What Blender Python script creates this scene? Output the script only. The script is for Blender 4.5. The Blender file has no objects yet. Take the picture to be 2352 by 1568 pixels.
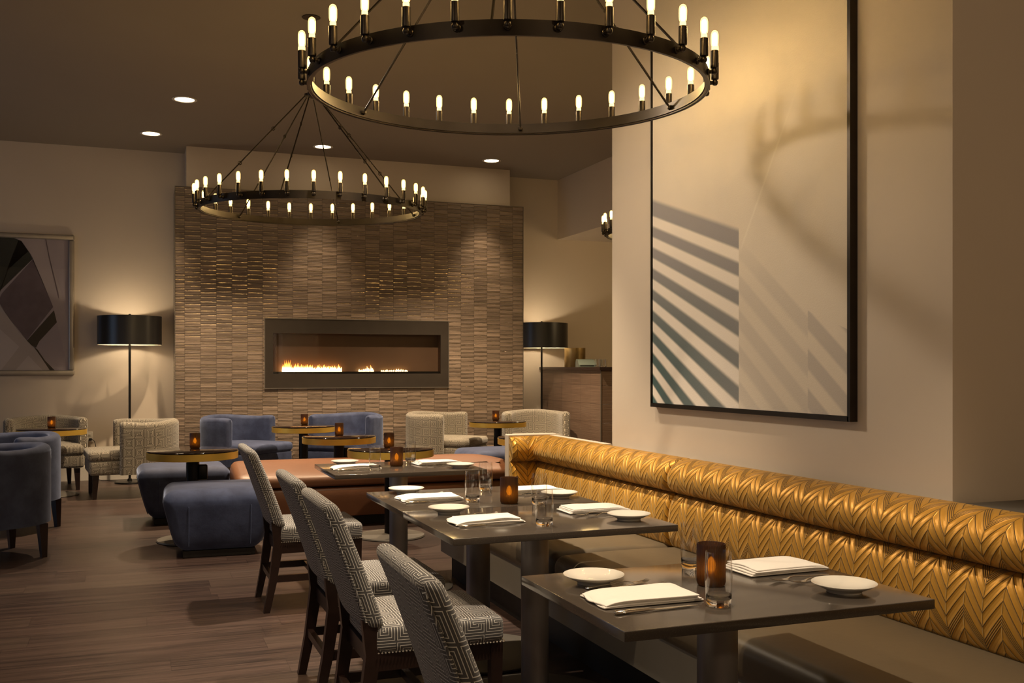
import bpy, bmesh, math, random
from mathutils import Vector, Matrix
R = math.radians
PI = math.pi
rnd = random.Random(7)
SC = bpy.context.scene
COL = SC.collection

# ------------------------------------------------------------------ node helper
class V:
    """a value socket with arithmetic"""
    def __init__(s, t, sock): s.t, s.s = t, sock
    def _op(s, op, *a, clamp=False):
        n = s.t.nodes.new('ShaderNodeMath'); n.operation = op; n.use_clamp = clamp
        for i, x in enumerate((s,) + a):
            if isinstance(x, V): s.t.links.new(x.s, n.inputs[i])
            else: n.inputs[i].default_value = x
        return V(s.t, n.outputs[0])
    def __add__(s, o): return s._op('ADD', o)
    __radd__ = __add__
    def __sub__(s, o): return s._op('SUBTRACT', o)
    def __rsub__(s, o): return (s * -1) + o
    def __mul__(s, o): return s._op('MULTIPLY', o)
    __rmul__ = __mul__
    def __truediv__(s, o): return s._op('DIVIDE', o)
    def abs(s): return s._op('ABSOLUTE')
    def floor(s): return s._op('FLOOR')
    def fract(s): return s._op('FRACT')
    def min(s, o): return s._op('MINIMUM', o)
    def max(s, o): return s._op('MAXIMUM', o)
    def lt(s, o): return s._op('LESS_THAN', o)
    def gt(s, o): return s._op('GREATER_THAN', o)
    def pw(s, o): return s._op('POWER', o)
    def sq(s): return s._op('SQRT')
    def clamp(s): return s._op('ADD', 0.0, clamp=True)
    def sm(s, a, b):
        n = s.t.nodes.new('ShaderNodeMapRange'); n.interpolation_type = 'SMOOTHSTEP'
        s.t.links.new(s.s, n.inputs[0]); n.inputs[1].default_value = a; n.inputs[2].default_value = b
        return V(s.t, n.outputs[0])
    def mix(s, a, b):  # s ? b : a   floats
        return a * (1 - s) + b * s if isinstance(a, V) or isinstance(b, V) else s * (b - a) + a

class Mat:
    def __init__(s, name):
        s.m = bpy.data.materials.new(name); s.m.use_nodes = True
        s.t = s.m.node_tree; s.n = s.t.nodes; s.l = s.t.links
        s.b = s.n['Principled BSDF']; s.out = s.n['Material Output']
    def put(s, sock, val):
        i = s.b.inputs[sock] if isinstance(sock, str) else sock
        if isinstance(val, V): s.l.new(val.s, i)
        elif hasattr(val, 'is_output'): s.l.new(val, i)
        else: i.default_value = (*val, 1) if isinstance(val, tuple) and len(val) == 3 else val
    def coords(s, kind='Object'):
        n = s.n.new('ShaderNodeTexCoord'); x = s.n.new('ShaderNodeSeparateXYZ')
        s.l.new(n.outputs[kind], x.inputs[0])
        return [V(s.t, x.outputs[i]) for i in range(3)]
    def vec(s, x, y, z=0.0):
        n = s.n.new('ShaderNodeCombineXYZ')
        for i, q in enumerate((x, y, z)): s.put(n.inputs[i], q)
        return n.outputs[0]
    def noise(s, vec, scale=5.0, detail=3.0, rough=0.5):
        n = s.n.new('ShaderNodeTexNoise'); n.inputs['Scale'].default_value = scale
        n.inputs['Detail'].default_value = detail; n.inputs['Roughness'].default_value = rough
        if vec is not None: s.l.new(vec, n.inputs['Vector'])
        return V(s.t, n.outputs[0])
    def white(s, vec):
        n = s.n.new('ShaderNodeTexWhiteNoise'); n.noise_dimensions = '3D'
        s.l.new(vec, n.inputs['Vector']); return V(s.t, n.outputs['Value'])
    def mixc(s, f, a, b):
        n = s.n.new('ShaderNodeMix'); n.data_type = 'RGBA'
        s.put(n.inputs[0], f); s.put(n.inputs[6], a); s.put(n.inputs[7], b)
        return n.outputs[2]
    def bump(s, h, dist=0.01, strength=1.0):
        n = s.n.new('ShaderNodeBump'); n.inputs['Distance'].default_value = dist
        n.inputs['Strength'].default_value = strength
        s.put(n.inputs['Height'], h); s.l.new(n.outputs[0], s.b.inputs['Normal'])
    def objvec(s):
        return s.n.new('ShaderNodeTexCoord').outputs['Object']

def simple(name, col, rough=0.5, metal=0.0, var=0.06, scale=30.0, bump=0.0, **kw):
    """a plain surface: colour with slight noise mottling and optional noise bump"""
    m = Mat(name)
    f = m.noise(m.objvec(), scale, 3)
    lo = tuple(c * (1 - var) for c in col); hi = tuple(min(1, c * (1 + var)) for c in col)
    m.put('Base Color', m.mixc(f, lo, hi))
    m.put('Roughness', rough); m.put('Metallic', metal)
    if bump: m.bump(m.noise(m.objvec(), scale * 6, 4), bump)
    for k, v in kw.items(): m.put(k.replace('_', ' '), v)
    return m.m

def emit(name, col, strength):
    m = Mat(name)
    m.put('Base Color', (0, 0, 0)); m.put('Emission Color', col); m.put('Emission Strength', strength)
    return m.m

# ------------------------------------------------------------------ materials
M = {}
M['wall'] = simple('wall_paint', (.60, .515, .415), .75, var=.03, scale=2, bump=.0012)
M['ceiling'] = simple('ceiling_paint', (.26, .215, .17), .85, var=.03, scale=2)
M['white_trim'] = simple('white_trim_paint', (.62, .58, .52), .45)
M['black_metal'] = simple('black_metal', (.015, .014, .013), .35, .6)
M['bronze'] = simple('dark_bronze', (.045, .036, .028), .38, .85, var=.25, scale=14)
M['shade_black'] = simple('black_lacquer_shade', (.012, .012, .013), .32, var=.1)
M['shade_inner'] = simple('shade_lining', (.75, .68, .55), .6)
M['dark_wood'] = simple('dark_stained_wood', (.020, .010, .008), .32, var=.4, scale=18)
M['steel'] = simple('brushed_steel', (.30, .285, .29), .40, .65, var=.08, scale=4, Anisotropic=.6)
M['disc'] = simple('table_base_metal', (.16, .145, .125), .5, .5)
M['brass'] = simple('brushed_brass', (.88, .58, .115), .34, .70, var=.06, scale=4, Anisotropic=.5)
M['smoked'] = simple('smoked_glass_top', (.012, .007, .006), .06)
M['porcelain'] = simple('white_porcelain', (.76, .73, .66), .12, var=.01, Coat_Weight=.5)
M['linen'] = simple('white_linen', (.86, .83, .79), .8, var=.03, scale=60, bump=.0004, Sheen_Weight=.2)
M['cutlery'] = simple('polished_steel', (.75, .70, .62), .14, 1.0, var=.03)
M['plastic_white'] = simple('white_plastic', (.72, .68, .6), .4)
M['cord'] = simple('black_cord', (.012, .011, .01), .5)
M['leather'] = simple('cognac_leather', (.165, .066, .029), .44, var=.16, scale=5, bump=.0010)
M['olive'] = simple('olive_vinyl', (.105, .082, .052), .42, var=.08, scale=4, bump=.0006)
M['greige'] = simple('banquette_skirt_vinyl', (.21, .20, .175), .45, var=.05, scale=4)
M['kick'] = simple('black_plinth', (.008, .007, .007), .6)
M['printer'] = simple('grey_green_plastic', (.10, .125, .105), .4)
M['wax'] = simple('candle_wax', (.85, .75, .55), .5)
M['firebox'] = simple('firebox_panel', (.10, .055, .03), .5, var=.2, scale=3)
M['fire_frame'] = simple('blackened_steel', (.045, .036, .029), .45, .4, var=.2, scale=6)
M['glow'] = emit('filament_glow', (1.0, .65, .24), 88.0)
M['glow_tip'] = emit('downlight_lens_glow', (1.0, .78, .50), 9.0)
M['candle_flame'] = emit('candle_flame_glow', (1.0, .60, .14), 30.0)
M['red_led'] = emit('receipt_led', (.8, .8, .7), .5)

def velvet():
    m = Mat('blue_velvet')
    v = m.objvec()
    f = m.noise(v, 7, 5, .65)
    f2 = m.noise(v, 260, 2)
    m.put('Base Color', m.mixc(f.sm(.3, .72), (.020, .029, .074), (.043, .060, .132)))
    m.put('Roughness', .78); m.put('Sheen Weight', .55); m.put('Sheen Roughness', .35); m.put('Sheen Tint', (.45, .55, .85))
    m.bump(f * .8 + f2 * .1, .006, .5)
    return m.m
M['velvet'] = velvet()

def key_fabric(name, dark, light, block, n, off=0.0):
    """interlocking nested-square weave drawn from the UV map (metres)"""
    m = Mat(name)
    u, v, _ = m.coords('UV')
    u = u / block + (.37 + off); v = v / block + .21
    row = (v).floor()
    bx, by = u.floor(), row
    fx, fy = u.fract() - .5, v.fract() - .5
    ax, ay = fx.abs(), fy.abs()
    h = m.white(m.vec(bx, by, 3.0)); h2 = m.white(m.vec(bx, by, 9.0))
    sx = h.gt(.5) * 2 - 1; sy = (h * 2).fract().gt(.5) * 2 - 1
    inq = (fx * sx).gt(0) * (fy * sy).gt(-.06)
    bar = h2.gt(.5).mix(ax, ay)
    h3 = m.white(m.vec(bx, by, 15.0))
    c = (inq * h3.gt(.38)).mix(ax.max(ay), bar)
    k = (c * (2 * n)).fract()
    d = (k - .5).abs()
    line = d.sm(.145, .085)
    rib = ((m.coords('UV')[0]) * 520).fract()
    wv = (rib - .5).abs().sm(.1, .4)
    dk = m.mixc(wv, tuple(x * .78 for x in dark), dark)
    m.put('Base Color', m.mixc(line, dk, light))
    m.put('Roughness', .8); m.put('Sheen Weight', .25)
    m.bump(line * .6 + wv * .2, .0012)
    return m.m
M['key'] = key_fabric('greek_key_weave', (.078, .076, .080), (.63, .62, .595), .080, 4.0)
M['key_small'] = key_fabric('greek_key_weave_fine', (.095, .080, .058), (.60, .54, .43), .100, 4, .3)

def quilt():
    """gold satin with stitched chevrons; UV in metres (u along the seat, v up the back)"""
    m = Mat('gold_quilted_satin')
    u, v, _ = m.coords('UV')
    P, p = .149, .205
    k = (u / P).fract()
    tri = (k - .5).abs()                       # 0 at valley, .5 at apex
    wob = m.noise(m.objvec(), 6, 2) * .004
    t = v + tri * (P * 1.30) + wob
    md = None
    for o in (0, .0105, .021, .0315, .075, .118, .161):
        d = (((t - o) / p + .5).fract() - .5).abs() * p * .62
        md = d if md is None else md.min(d)
    col = (((u / (P * .5)) + .5).fract() - .5).abs() * (P * .5)
    md = md.min(col * 2.0)
    puff = (md / .009).clamp().sq()
    wr = m.noise(m.objvec(), 55, 3, .6)
    m.bump(puff + wr * .22, .0036, 1.0)
    m.put('Base Color', m.mixc(md.sm(.0002, .0030), (.070, .026, .003), (.54, .265, .026)))
    m.put('Roughness', .42); m.put('Metallic', .42)
    m.put('Sheen Weight', .3); m.put('Sheen Tint', (1, .8, .4))
    return m.m
M['quilt'] = quilt()

def stone_top():
    m = Mat('grey_brown_quartz')
    f = m.noise(m.objvec(), 420, 2)
    g = m.noise(m.objvec(), 3, 3)
    a = m.mixc(f.sm(.55, .75), (.060, .050, .042), (.092, .078, .064))
    m.put('Base Color', a); m.put('Roughness', g * .08 + .10); m.put('Coat Weight', .2)
    m.put('Coat Roughness', .1)
    return m.m
M['stone'] = stone_top()

def planks():
    m = Mat('dark_plank_floor')
    x, y, z = m.coords('Object')
    W, L = .215, 1.22
    row = (y / W).floor()
    sh = m.white(m.vec(row, 2.0, 5.0))
    xx = x / L + sh * 3.7
    pid = m.white(m.vec(row, xx.floor(), 1.0))
    ex = (xx.fract() - .5).abs(); ey = ((y / W).fract() - .5).abs()
    seam = (ey.gt(.492)).max(ex.gt(.4992))
    off = pid * 17
    grain = m.noise(m.vec(x * 2.6 + off, y * 95 + off, off), 1.0, 6, .66)
    streak = m.noise(m.vec(x * 1.1 + off * 2, y * 26 + off, off), 1.0, 5, .62)
    f = (grain * .95 + streak * .75 + pid * .14 - .46).sm(.14, .72)
    c = m.mixc(f, (.012, .0072, .0068), (.070, .0430, .0355))
    c = m.mixc(pid.sm(.6, 1.0) * .25, c, (.066, .050, .037))
    c = m.mixc(seam * .75, c, (.012, .008, .007))
    m.put('Base Color', c)
    m.put('Roughness', grain * .22 + .27)
    m.bump(grain * .5 - seam * .8, .0012, .7)
    return m.m
M['floor'] = planks()

def tile_wall():
    m = Mat('ribbed_metallic_tile')
    x, y, z = m.coords('Object')
    W, Hh = .181, .0545
    h = x + y                                      # faces run along X or along Y
    cx = h / W; col = cx.floor()
    stag = (col * .5).fract() + (col * .618).fract() * .3
    rz = z / Hh + stag; row = rz.floor()
    gx = (cx.fract() - .5).abs(); gz = (rz.fract() - .5).abs()
    joint = gx.gt(.492).max(gz.gt(.462))
    pid = m.white(m.vec(col, row, 4.0))
    off = pid * 9
    strip = m.noise(m.vec(h * 5 + off, z * 170 + off * 5, off), 1.0, 3, .6)
    fine = m.noise(m.vec(h * 60 + off, z * 520, off), 1.0, 3, .6)
    tone = (strip * .75 + pid * .35 - .1)
    c = m.mixc(tone.sm(.15, .85), (.130, .093, .066), (.300, .222, .162))
    c = m.mixc(joint, c, (.035, .024, .017))
    m.put('Base Color', c)
    sub = ((rz * 3).fract() - .5).abs()
    strips = m.noise(m.vec(h * 9 + off, z * 230 + off * 3, off), 1.0, 2, .5)
    gloss = strips.sm(.50, .62)
    ridge = (rz.fract() - .80).abs().lt(.10) * strips.gt(.47) * (1 - joint)
    c = m.mixc(ridge * .6, c, (.60, .50, .36))
    m.put('Base Color', c)
    m.put('Metallic', ridge * .9)
    m.put('Roughness', .46 - ridge * .25)
    m.put('Specular IOR Level', .7)
    m.bump((sub.sm(.5, .1) * .5 + strip * .35 + fine * .25 + strips * .3) * (1 - ridge * .93) + ridge * .8 - joint * 1.0, .0024, 1.0)
    return m.m
M['tile'] = tile_wall()

def counter_tile():
    m = Mat('striated_counter_tile')
    x, y, z = m.coords('Object')
    h = x + y
    W, Hh = .30, .232
    gx = ((h / W).fract() - .5).abs(); gz = ((z / Hh + .1).fract() - .5).abs()
    joint = gx.gt(.494).max(gz.gt(.492))
    st = m.noise(m.vec(h * 2.0, z * 150, 0.0), 1.0, 4, .6)
    c = m.mixc(st.sm(.25, .75), (.105, .066, .046), (.205, .140, .100))
    c = m.mixc(joint, c, (.05, .03, .02))
    m.put('Base Color', c); m.put('Roughness', .38); m.bump(st - joint, .0015)
    return m.m
M['counter'] = counter_tile()

def glass(name, col=(1, 1, 1), rough=0.0):
    m = Mat(name)
    m.put('Base Color', col); m.put('Roughness', rough); m.put('Transmission Weight', 1.0); m.put('IOR', 1.48)
    return m.m
M['glass'] = glass('clear_glass')

def thin_pane(name, tint=(.97, .97, .97)):
    m = Mat(name)
    tr = m.n.new('ShaderNodeBsdfTransparent'); tr.inputs[0].default_value = (*tint, 1)
    gl = m.n.new('ShaderNodeBsdfGlossy'); gl.inputs['Roughness'].default_value = .02
    fr = m.n.new('ShaderNodeFresnel')
    ge = m.n.new('ShaderNodeNewGeometry')          # both faces of a thin sheet reflect alike
    m.put(fr.inputs['IOR'], V(m.t, ge.outputs['Backfacing']) * (1 / 1.5 - 1.5) + 1.5)
    mx = m.n.new('ShaderNodeMixShader')
    m.l.new(fr.outputs[0], mx.inputs[0]); m.l.new(tr.outputs[0], mx.inputs[1]); m.l.new(gl.outputs[0], mx.inputs[2])
    m.l.new(mx.outputs[0], m.out.inputs[0])
    return m.m
M['pane'] = thin_pane('thin_glass_pane')

def amber():
    m = Mat('frosted_amber_glass')
    tr = m.n.new('ShaderNodeBsdfTransparent'); tr.inputs[0].default_value = (.52, .34, .11, 1)
    tl = m.n.new('ShaderNodeBsdfTranslucent'); tl.inputs[0].default_value = (.60, .36, .11, 1)
    df = m.n.new('ShaderNodeBsdfDiffuse'); df.inputs[0].default_value = (.040, .016, .010, 1)
    gl = m.n.new('ShaderNodeBsdfGlossy'); gl.inputs['Roughness'].default_value = .3; gl.inputs[0].default_value = (.6, .6, .6, 1)
    fr = m.n.new('ShaderNodeFresnel'); fr.inputs['IOR'].default_value = 1.45
    a = m.n.new('ShaderNodeMixShader'); a.inputs[0].default_value = .36
    m.l.new(tr.outputs[0], a.inputs[1]); m.l.new(tl.outputs[0], a.inputs[2])
    b = m.n.new('ShaderNodeMixShader'); b.inputs[0].default_value = .66
    m.l.new(a.outputs[0], b.inputs[1]); m.l.new(df.outputs[0], b.inputs[2])
    c = m.n.new('ShaderNodeMixShader')
    m.l.new(fr.outputs[0], c.inputs[0]); m.l.new(b.outputs[0], c.inputs[1]); m.l.new(gl.outputs[0], c.inputs[2])
    m.l.new(c.outputs[0], m.out.inputs[0])
    return m.m
M['amber'] = amber()

def flame_mat():
    m = Mat('gas_flame')
    x, y, z = m.coords('Object')
    f = (z / .15).clamp()
    c = m.mixc(f.sm(0, .5), (1.0, .66, .24), (1.0, .26, .03))
    m.put('Base Color', (0, 0, 0)); m.put('Emission Color', c)
    m.put('Emission Strength', (1 - f.sm(.1, .9)) * 9 + 1.2)
    return m.m
M['flame'] = flame_mat()

def canvas_art():
    """plain abstract print: fanned slat stripes left of a seam, faint bands right of it (object space: y along wall, z up)"""
    m = Mat('abstract_stripe_canvas')
    _, y, z = m.coords('Object')
    D = (.805 - y)                   # distance from the far edge of the canvas
    zl = z + D * .42
    for _i in range(4):
        q = (1.115 - zl)
        s = (q * q * .40 + q * .03 + .3226).max(.30).min(.95)
        zl = z + D * s
    ph = (1.037 - zl) / .1135
    fr = ph.fract()
    white = fr.sm(.0, .14) * fr.sm(.66, .48)
    white = ph.lt(0).mix(white, 0.0) if False else white * ph.gt(0)
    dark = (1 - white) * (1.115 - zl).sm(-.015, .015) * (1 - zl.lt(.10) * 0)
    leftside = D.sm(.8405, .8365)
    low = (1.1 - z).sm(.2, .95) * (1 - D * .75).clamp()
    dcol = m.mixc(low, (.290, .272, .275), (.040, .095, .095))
    base = m.mixc(m.noise(m.objvec(), 3, 4), (.66, .585, .48), (.76, .68, .57))
    g = m.noise(m.objvec(), 160, 3)
    # right of the seam: soft grey bands
    E = D - .84
    qb = z + E * .76
    b = ((.815 - qb) / .165)
    bf = b.fract()
    band = bf.sm(.0, .15) * bf.sm(.72, .5) * b.gt(0)
    seam2 = E.sm(.506, .512) * (z + E * .35).lt(.62)
    band2 = ((.86 - qb) / .165).fract().sm(.1, .22) * ((.86 - qb) / .165).fract().sm(.75, .6)
    fade = (.85 - z).sm(.0, .35)
    rb = (seam2.mix(band * .32, band2 * .62)) * fade * (1 - leftside)
    c = m.mixc(rb, base, (.40, .365, .34))
    c = m.mixc(white * leftside * .8, c, (.86, .79, .71))
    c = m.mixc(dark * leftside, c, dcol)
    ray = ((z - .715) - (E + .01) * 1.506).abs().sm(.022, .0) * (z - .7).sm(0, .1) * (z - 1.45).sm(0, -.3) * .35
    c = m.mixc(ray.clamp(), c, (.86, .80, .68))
    m.put('Base Color', c); m.put('Roughness', .7); m.bump(g, .0012, .6)
    return m.m
M['canvas'] = canvas_art()

# ------------------------------------------------------------------ mesh helper
class MB:
    def __init__(s): s.v, s.f, s.uv, s.mi = [], [], [], []
    def add(s, v, f, uv=None, mi=0):
        o = len(s.v); s.v += [tuple(p) for p in v]
        for k, q in enumerate(f):
            s.f.append(tuple(i + o for i in q)); s.mi.append(mi)
            s.uv.append(uv[k] if uv else None)
        return s
    def obj(s, name, mat, parent=None, loc=(0, 0, 0), rot=(0, 0, 0), smooth=40):
        me = bpy.data.meshes.new(name); me.from_pydata(s.v, [], s.f)
        for mm in (mat if isinstance(mat, (list, tuple)) else [mat]): me.materials.append(mm)
        me.polygons.foreach_set('material_index', s.mi)
        ul = me.uv_layers.new(name='UVMap')
        for p, q in zip(me.polygons, s.uv):
            n = p.normal
            for k, li in enumerate(p.loop_indices):
                if q: ul.data[li].uv = q[k]
                else:
                    c = me.vertices[me.loops[li].vertex_index].co
                    a = max(range(3), key=lambda i: abs(n[i]))
                    ul.data[li].uv = (c.y, c.z) if a == 0 else (c.x, c.z) if a == 1 else (c.x, c.y)
        if smooth:
            me.polygons.foreach_set('use_smooth', [True] * len(me.polygons))
            me.set_sharp_from_angle(angle=R(smooth))
        me.update()
        o = bpy.data.objects.new(name, me); COL.objects.link(o)
        o.location = loc; o.rotation_euler = rot
        if parent: o.parent = parent
        return o

def T(v, m): return [tuple(m @ Vector(p)) for p in v]

def box(x0, x1, y0, y1, z0, z1):
    v = [(x, y, z) for z in (z0, z1) for y in (y0, y1) for x in (x0, x1)]
    return v, [(0, 2, 3, 1), (4, 5, 7, 6), (0, 1, 5, 4), (2, 6, 7, 3), (0, 4, 6, 2), (1, 3, 7, 5)]

def rbox(sx, sy, sz, r=.01, n=3, sub=(1, 1, 1), c=(0, 0, 0), f=None, uvoff=(0, 0)):
    """rounded box as one skin; f deforms each point; UVs in metres from the undeformed box"""
    h = (sx / 2, sy / 2, sz / 2)
    r = min(r, min(h) * .999)
    ax = []
    for i in range(3):
        a = [-h[i] + r * k / n for k in range(n + 1)]
        inn = h[i] - r
        if inn > 1e-6:
            a += [-inn + 2 * inn * k / sub[i] for k in range(1, sub[i])]
        a += [h[i] - r * k / n for k in range(n, -1, -1)]
        ax.append(a)
    vs, fs, uv, idx = [], [], [], {}
    def vert(p):
        key = tuple(round(q, 6) for q in p)
        if key not in idx:
            q = Vector([max(-(h[i] - r), min(h[i] - r, p[i])) for i in range(3)])
            d = Vector(p) - q
            o = q + d.normalized() * r if d.length > 1e-9 else q
            o = tuple(o)
            if f: o = tuple(f(*o))
            idx[key] = len(vs); vs.append((o[0] + c[0], o[1] + c[1], o[2] + c[2]))
        return idx[key]
    for i in range(3):
        a, b = [(1, 2), (0, 2), (0, 1)][i]
        for sgn in (-1, 1):
            for j in range(len(ax[a]) - 1):
                for k in range(len(ax[b]) - 1):
                    q = []
                    for dj, dk in ((0, 0), (1, 0), (1, 1), (0, 1)):
                        p = [0, 0, 0]; p[i] = sgn * h[i]; p[a] = ax[a][j + dj]; p[b] = ax[b][k + dk]
                        q.append(tuple(p))
                    flip = (sgn < 0) ^ (i == 1)
                    if flip: q = q[::-1]
                    ids = tuple(vert(p) for p in q)
                    if len(set(ids)) < 4: continue
                    fs.append(ids)
                    uv.append([(p[a] + uvoff[0] + .13 * i, p[b] + uvoff[1] + .07 * i) for p in q])
    return vs, fs, uv

def lathe(prof, seg=32, ribs=0, rib=0.0, close=True, a0=0.0):
    vs, fs = [], []
    for r, z in prof:
        for k in range(seg):
            a = 2 * PI * k / seg + a0
            rr = r * (1 + rib * (1 if k % 2 else -1)) if ribs else r
            vs.append((rr * math.cos(a), rr * math.sin(a), z))
    for j in range(len(prof) - 1):
        for k in range(seg):
            k2 = (k + 1) % seg
            fs.append((j * seg + k, j * seg + k2, (j + 1) * seg + k2, (j + 1) * seg + k))
    if close:
        if prof[0][0] > 1e-6: fs.append(tuple(range(seg))[::-1])
        if prof[-1][0] > 1e-6: fs.append(tuple((len(prof) - 1) * seg + k for k in range(seg)))
    return vs, fs

def tube(pts, r, seg=8, squash=(1, 1), up=(0, 0, 1)):
    pts = [Vector(p) for p in pts]; n = len(pts)
    rs = r if isinstance(r, (list, tuple)) else [r] * n
    vs, fs = [], []
    ref = Vector(up)
    for i, p in enumerate(pts):
        t = (pts[min(i + 1, n - 1)] - pts[max(i - 1, 0)]).normalized()
        a = t.cross(ref)
        if a.length < 1e-4: a = t.cross(Vector((1, 0, 0)))
        a.normalize(); b = a.cross(t).normalized()
        ra, rb = rs[i] if isinstance(rs[i], tuple) else (rs[i] * squash[0], rs[i] * squash[1])
        for k in range(seg):
            th = 2 * PI * k / seg
            vs.append(tuple(p + a * (math.cos(th) * ra) + b * (math.sin(th) * rb)))
    for i in range(n - 1):
        for k in range(seg):
            k2 = (k + 1) % seg
            fs.append((i * seg + k, i * seg + k2, (i + 1) * seg + k2, (i + 1) * seg + k))
    fs.append(tuple(range(seg))[::-1]); fs.append(tuple((n - 1) * seg + k for k in range(seg)))
    return vs, fs

def taper(p0, p1, w0, w1, d0=None, d1=None):
    """square bar from p0 (w0) to p1 (w1), faces kept square to the axes"""
    d0 = d0 or w0; d1 = d1 or w1
    v = []
    for (x, y, z), w, d in ((p0, w0, d0), (p1, w1, d1)):
        v += [(x - w / 2, y - d / 2, z), (x + w / 2, y - d / 2, z), (x + w / 2, y + d / 2, z), (x - w / 2, y + d / 2, z)]
    return v, [(3, 2, 1, 0), (4, 5, 6, 7), (0, 1, 5, 4), (1, 2, 6, 5), (2, 3, 7, 6), (3, 0, 4, 7)]

def grid(nu, nv, fn, uvf=None, closed_v=False):
    vs = [fn(i, j) for i in range(nu) for j in range(nv)]
    fs, uv = [], []
    for i in range(nu - 1):
        for j in range(nv - (0 if closed_v else 1)):
            j2 = (j + 1) % nv
            fs.append((i * nv + j, (i + 1) * nv + j, (i + 1) * nv + j2, i * nv + j2))
            if uvf: uv.append([uvf(i, j), uvf(i + 1, j), uvf(i + 1, j + 1), uvf(i, j + 1)])
    return vs, fs, (uv if uvf else None)

# ------------------------------------------------------------------ object helper
def tag(o, label, cat, group=None):
    o['label'] = label; o['category'] = cat
    if group: o['group'] = group
    return o
def thing(name, label, cat, loc=(0, 0, 0), rz=0.0, group=None):
    o = bpy.data.objects.new(name, None); COL.objects.link(o)
    o.empty_display_size = .1
    o.location = loc; o.rotation_euler = (0, 0, rz)
    return tag(o, label, cat, group)
def struct(name, mb, mat, smooth=0):
    o = mb.obj(name, mat, smooth=smooth); o['kind'] = 'structure'; return o
def dup(root, loc, rz, label, group=None):
    r = root.copy(); COL.objects.link(r); r.location = loc
    r.rotation_euler = (root.rotation_euler.x, root.rotation_euler.y, rz); r['label'] = label
    if group: r['group'] = group
    for ch in list(root.children):
        c = ch.copy(); COL.objects.link(c); c.parent = r
        for g in list(ch.children):
            d = g.copy(); COL.objects.link(d); d.parent = c
    return r
class Kind:
    """first placement uses the built thing itself, later ones copy it"""
    def __init__(s, root): s.root, s.used = root, False
    def put(s, loc, rz, label, group=None):
        if not s.used:
            s.used = True; o = s.root; o.location = loc; o.rotation_euler.z = rz; o['label'] = label
            if group: o['group'] = group
            return o
        return dup(s.root, loc, rz, label, group)

# ------------------------------------------------------------------ camera
EYE, YAW, FPX = 1.36, 20.65712, 2297.0
cam = bpy.data.cameras.new('camera'); co = bpy.data.objects.new('camera', cam); COL.objects.link(co)
cam.sensor_width = 36; cam.lens = FPX / 2352 * 36; cam.shift_y = 59 / 2352
co.location = (0, 0, EYE); co.rotation_euler = (R(90), 0, -R(YAW)); cam.clip_start = .05
SC.camera = co
FWD = Vector((math.sin(R(YAW)), math.cos(R(YAW)), 0))

# ------------------------------------------------------------------ room
CZ = 4.01; YF = 13.05
def sbox(name, b, mat): return struct(name, MB().add(*box(*b)), mat)
sbox('floor', (-5.2, 9.2, -3.6, 13.2, -.1, 0), M['floor'])
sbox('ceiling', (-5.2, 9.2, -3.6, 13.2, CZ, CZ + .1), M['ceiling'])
sbox('wall_far', (-5.2, 9.2, YF, YF + .15, 0, CZ), M['wall'])
sbox('wall_rear', (-5.2, 9.2, -3.6, -3.45, 0, CZ), M['wall'])
sbox('wall_right', (9.05, 9.2, -3.45, YF, 0, CZ), M['wall'])
# left wall (outside the picture) with two tall windows onto the evening
wl = MB()
for y0, y1 in ((-3.45, .2), (3.0, 8.0), (10.8, YF)): wl.add(*box(-5.2, -5.05, y0, y1, 0, CZ))
for y0, y1 in ((.2, 3.0), (8.0, 10.8)):
    wl.add(*box(-5.2, -5.05, y0, y1, 0, .5)); wl.add(*box(-5.2, -5.05, y0, y1, 3.1, CZ))
struct('wall_left', wl, M['wall'])
for k, (y0, y1) in enumerate(((.2, 3.0), (8.0, 10.8))):
    w = MB()
    for a in (y0, (y0 + y1) / 2 - .03, y1 - .06): w.add(*box(-5.17, -5.09, a, a + .06, .5, 3.1))
    for a in (.5, 1.78, 3.04): w.add(*box(-5.17, -5.09, y0, y1, a, a + .06))
    fr = struct('window_%d' % (k + 1), w, M['white_trim'])
    MB().add(*box(-5.135, -5.13, y0 + .06, y1 - .06, .56, 3.04)).obj('window_pane', M['pane'], fr, smooth=0)
sbox('wall_pier', (2.66, 3.35, 2.713, 5.364, 0, CZ), M['wall'])
sbox('wall_side', (3.30, 3.45, -3.45, 2.713, 0, CZ), M['wall'])
sbox('wall_soffit', (5.613, 9.05, 6.4, YF, 3.17, CZ), M['wall'])
sbox('wall_breast', (.577, 4.72, 12.60, YF, 0, CZ), M['wall'])
# tiled face in front of the chimney breast, cut open for the fire
FX0, FX1, FZ0, FZ1 = 1.484, 3.815, 1.105, 1.952      # fireplace surround
tw = MB()
TX0, TX1, TY, TZ = .446, 4.862, 12.48, 3.50
for b in ((TX0, FX0, TY, 12.60, 0, TZ), (FX1, TX1, TY, 12.60, 0, TZ), (FX0, FX1, TY, 12.60, 0, FZ0), (FX0, FX1, TY, 12.60, FZ1, TZ)):
    tw.add(*box(*b))
tw.add(*box(TX0, .577, 12.60, YF, 0, TZ)); tw.add(*box(4.72, TX1, 12.60, YF, 0, TZ))
struct('wall_tiled', tw, M['tile'])
tr = MB()
for x in (TX0 - .006, TX1 - .002): tr.add(*box(x, x + .008, TY - .006, TY + .004, 0, TZ + .006))
tr.add(*box(TX0, TX1, TY - .006, TY + .004, TZ, TZ + .006))
struct('trim_1', tr, M['disc'])
bb = MB().add(*box(-5.05, TX0, YF - .018, YF, 0, .165)); bb.add(*box(-5.05, TX0, YF - .013, YF, .165, .178))
struct('baseboard_far', bb, M['white_trim'])
struct('baseboard_counter', MB().add(*box(4.862, 5.36, YF - .018, YF, 0, .17)), M['white_trim'])
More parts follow.
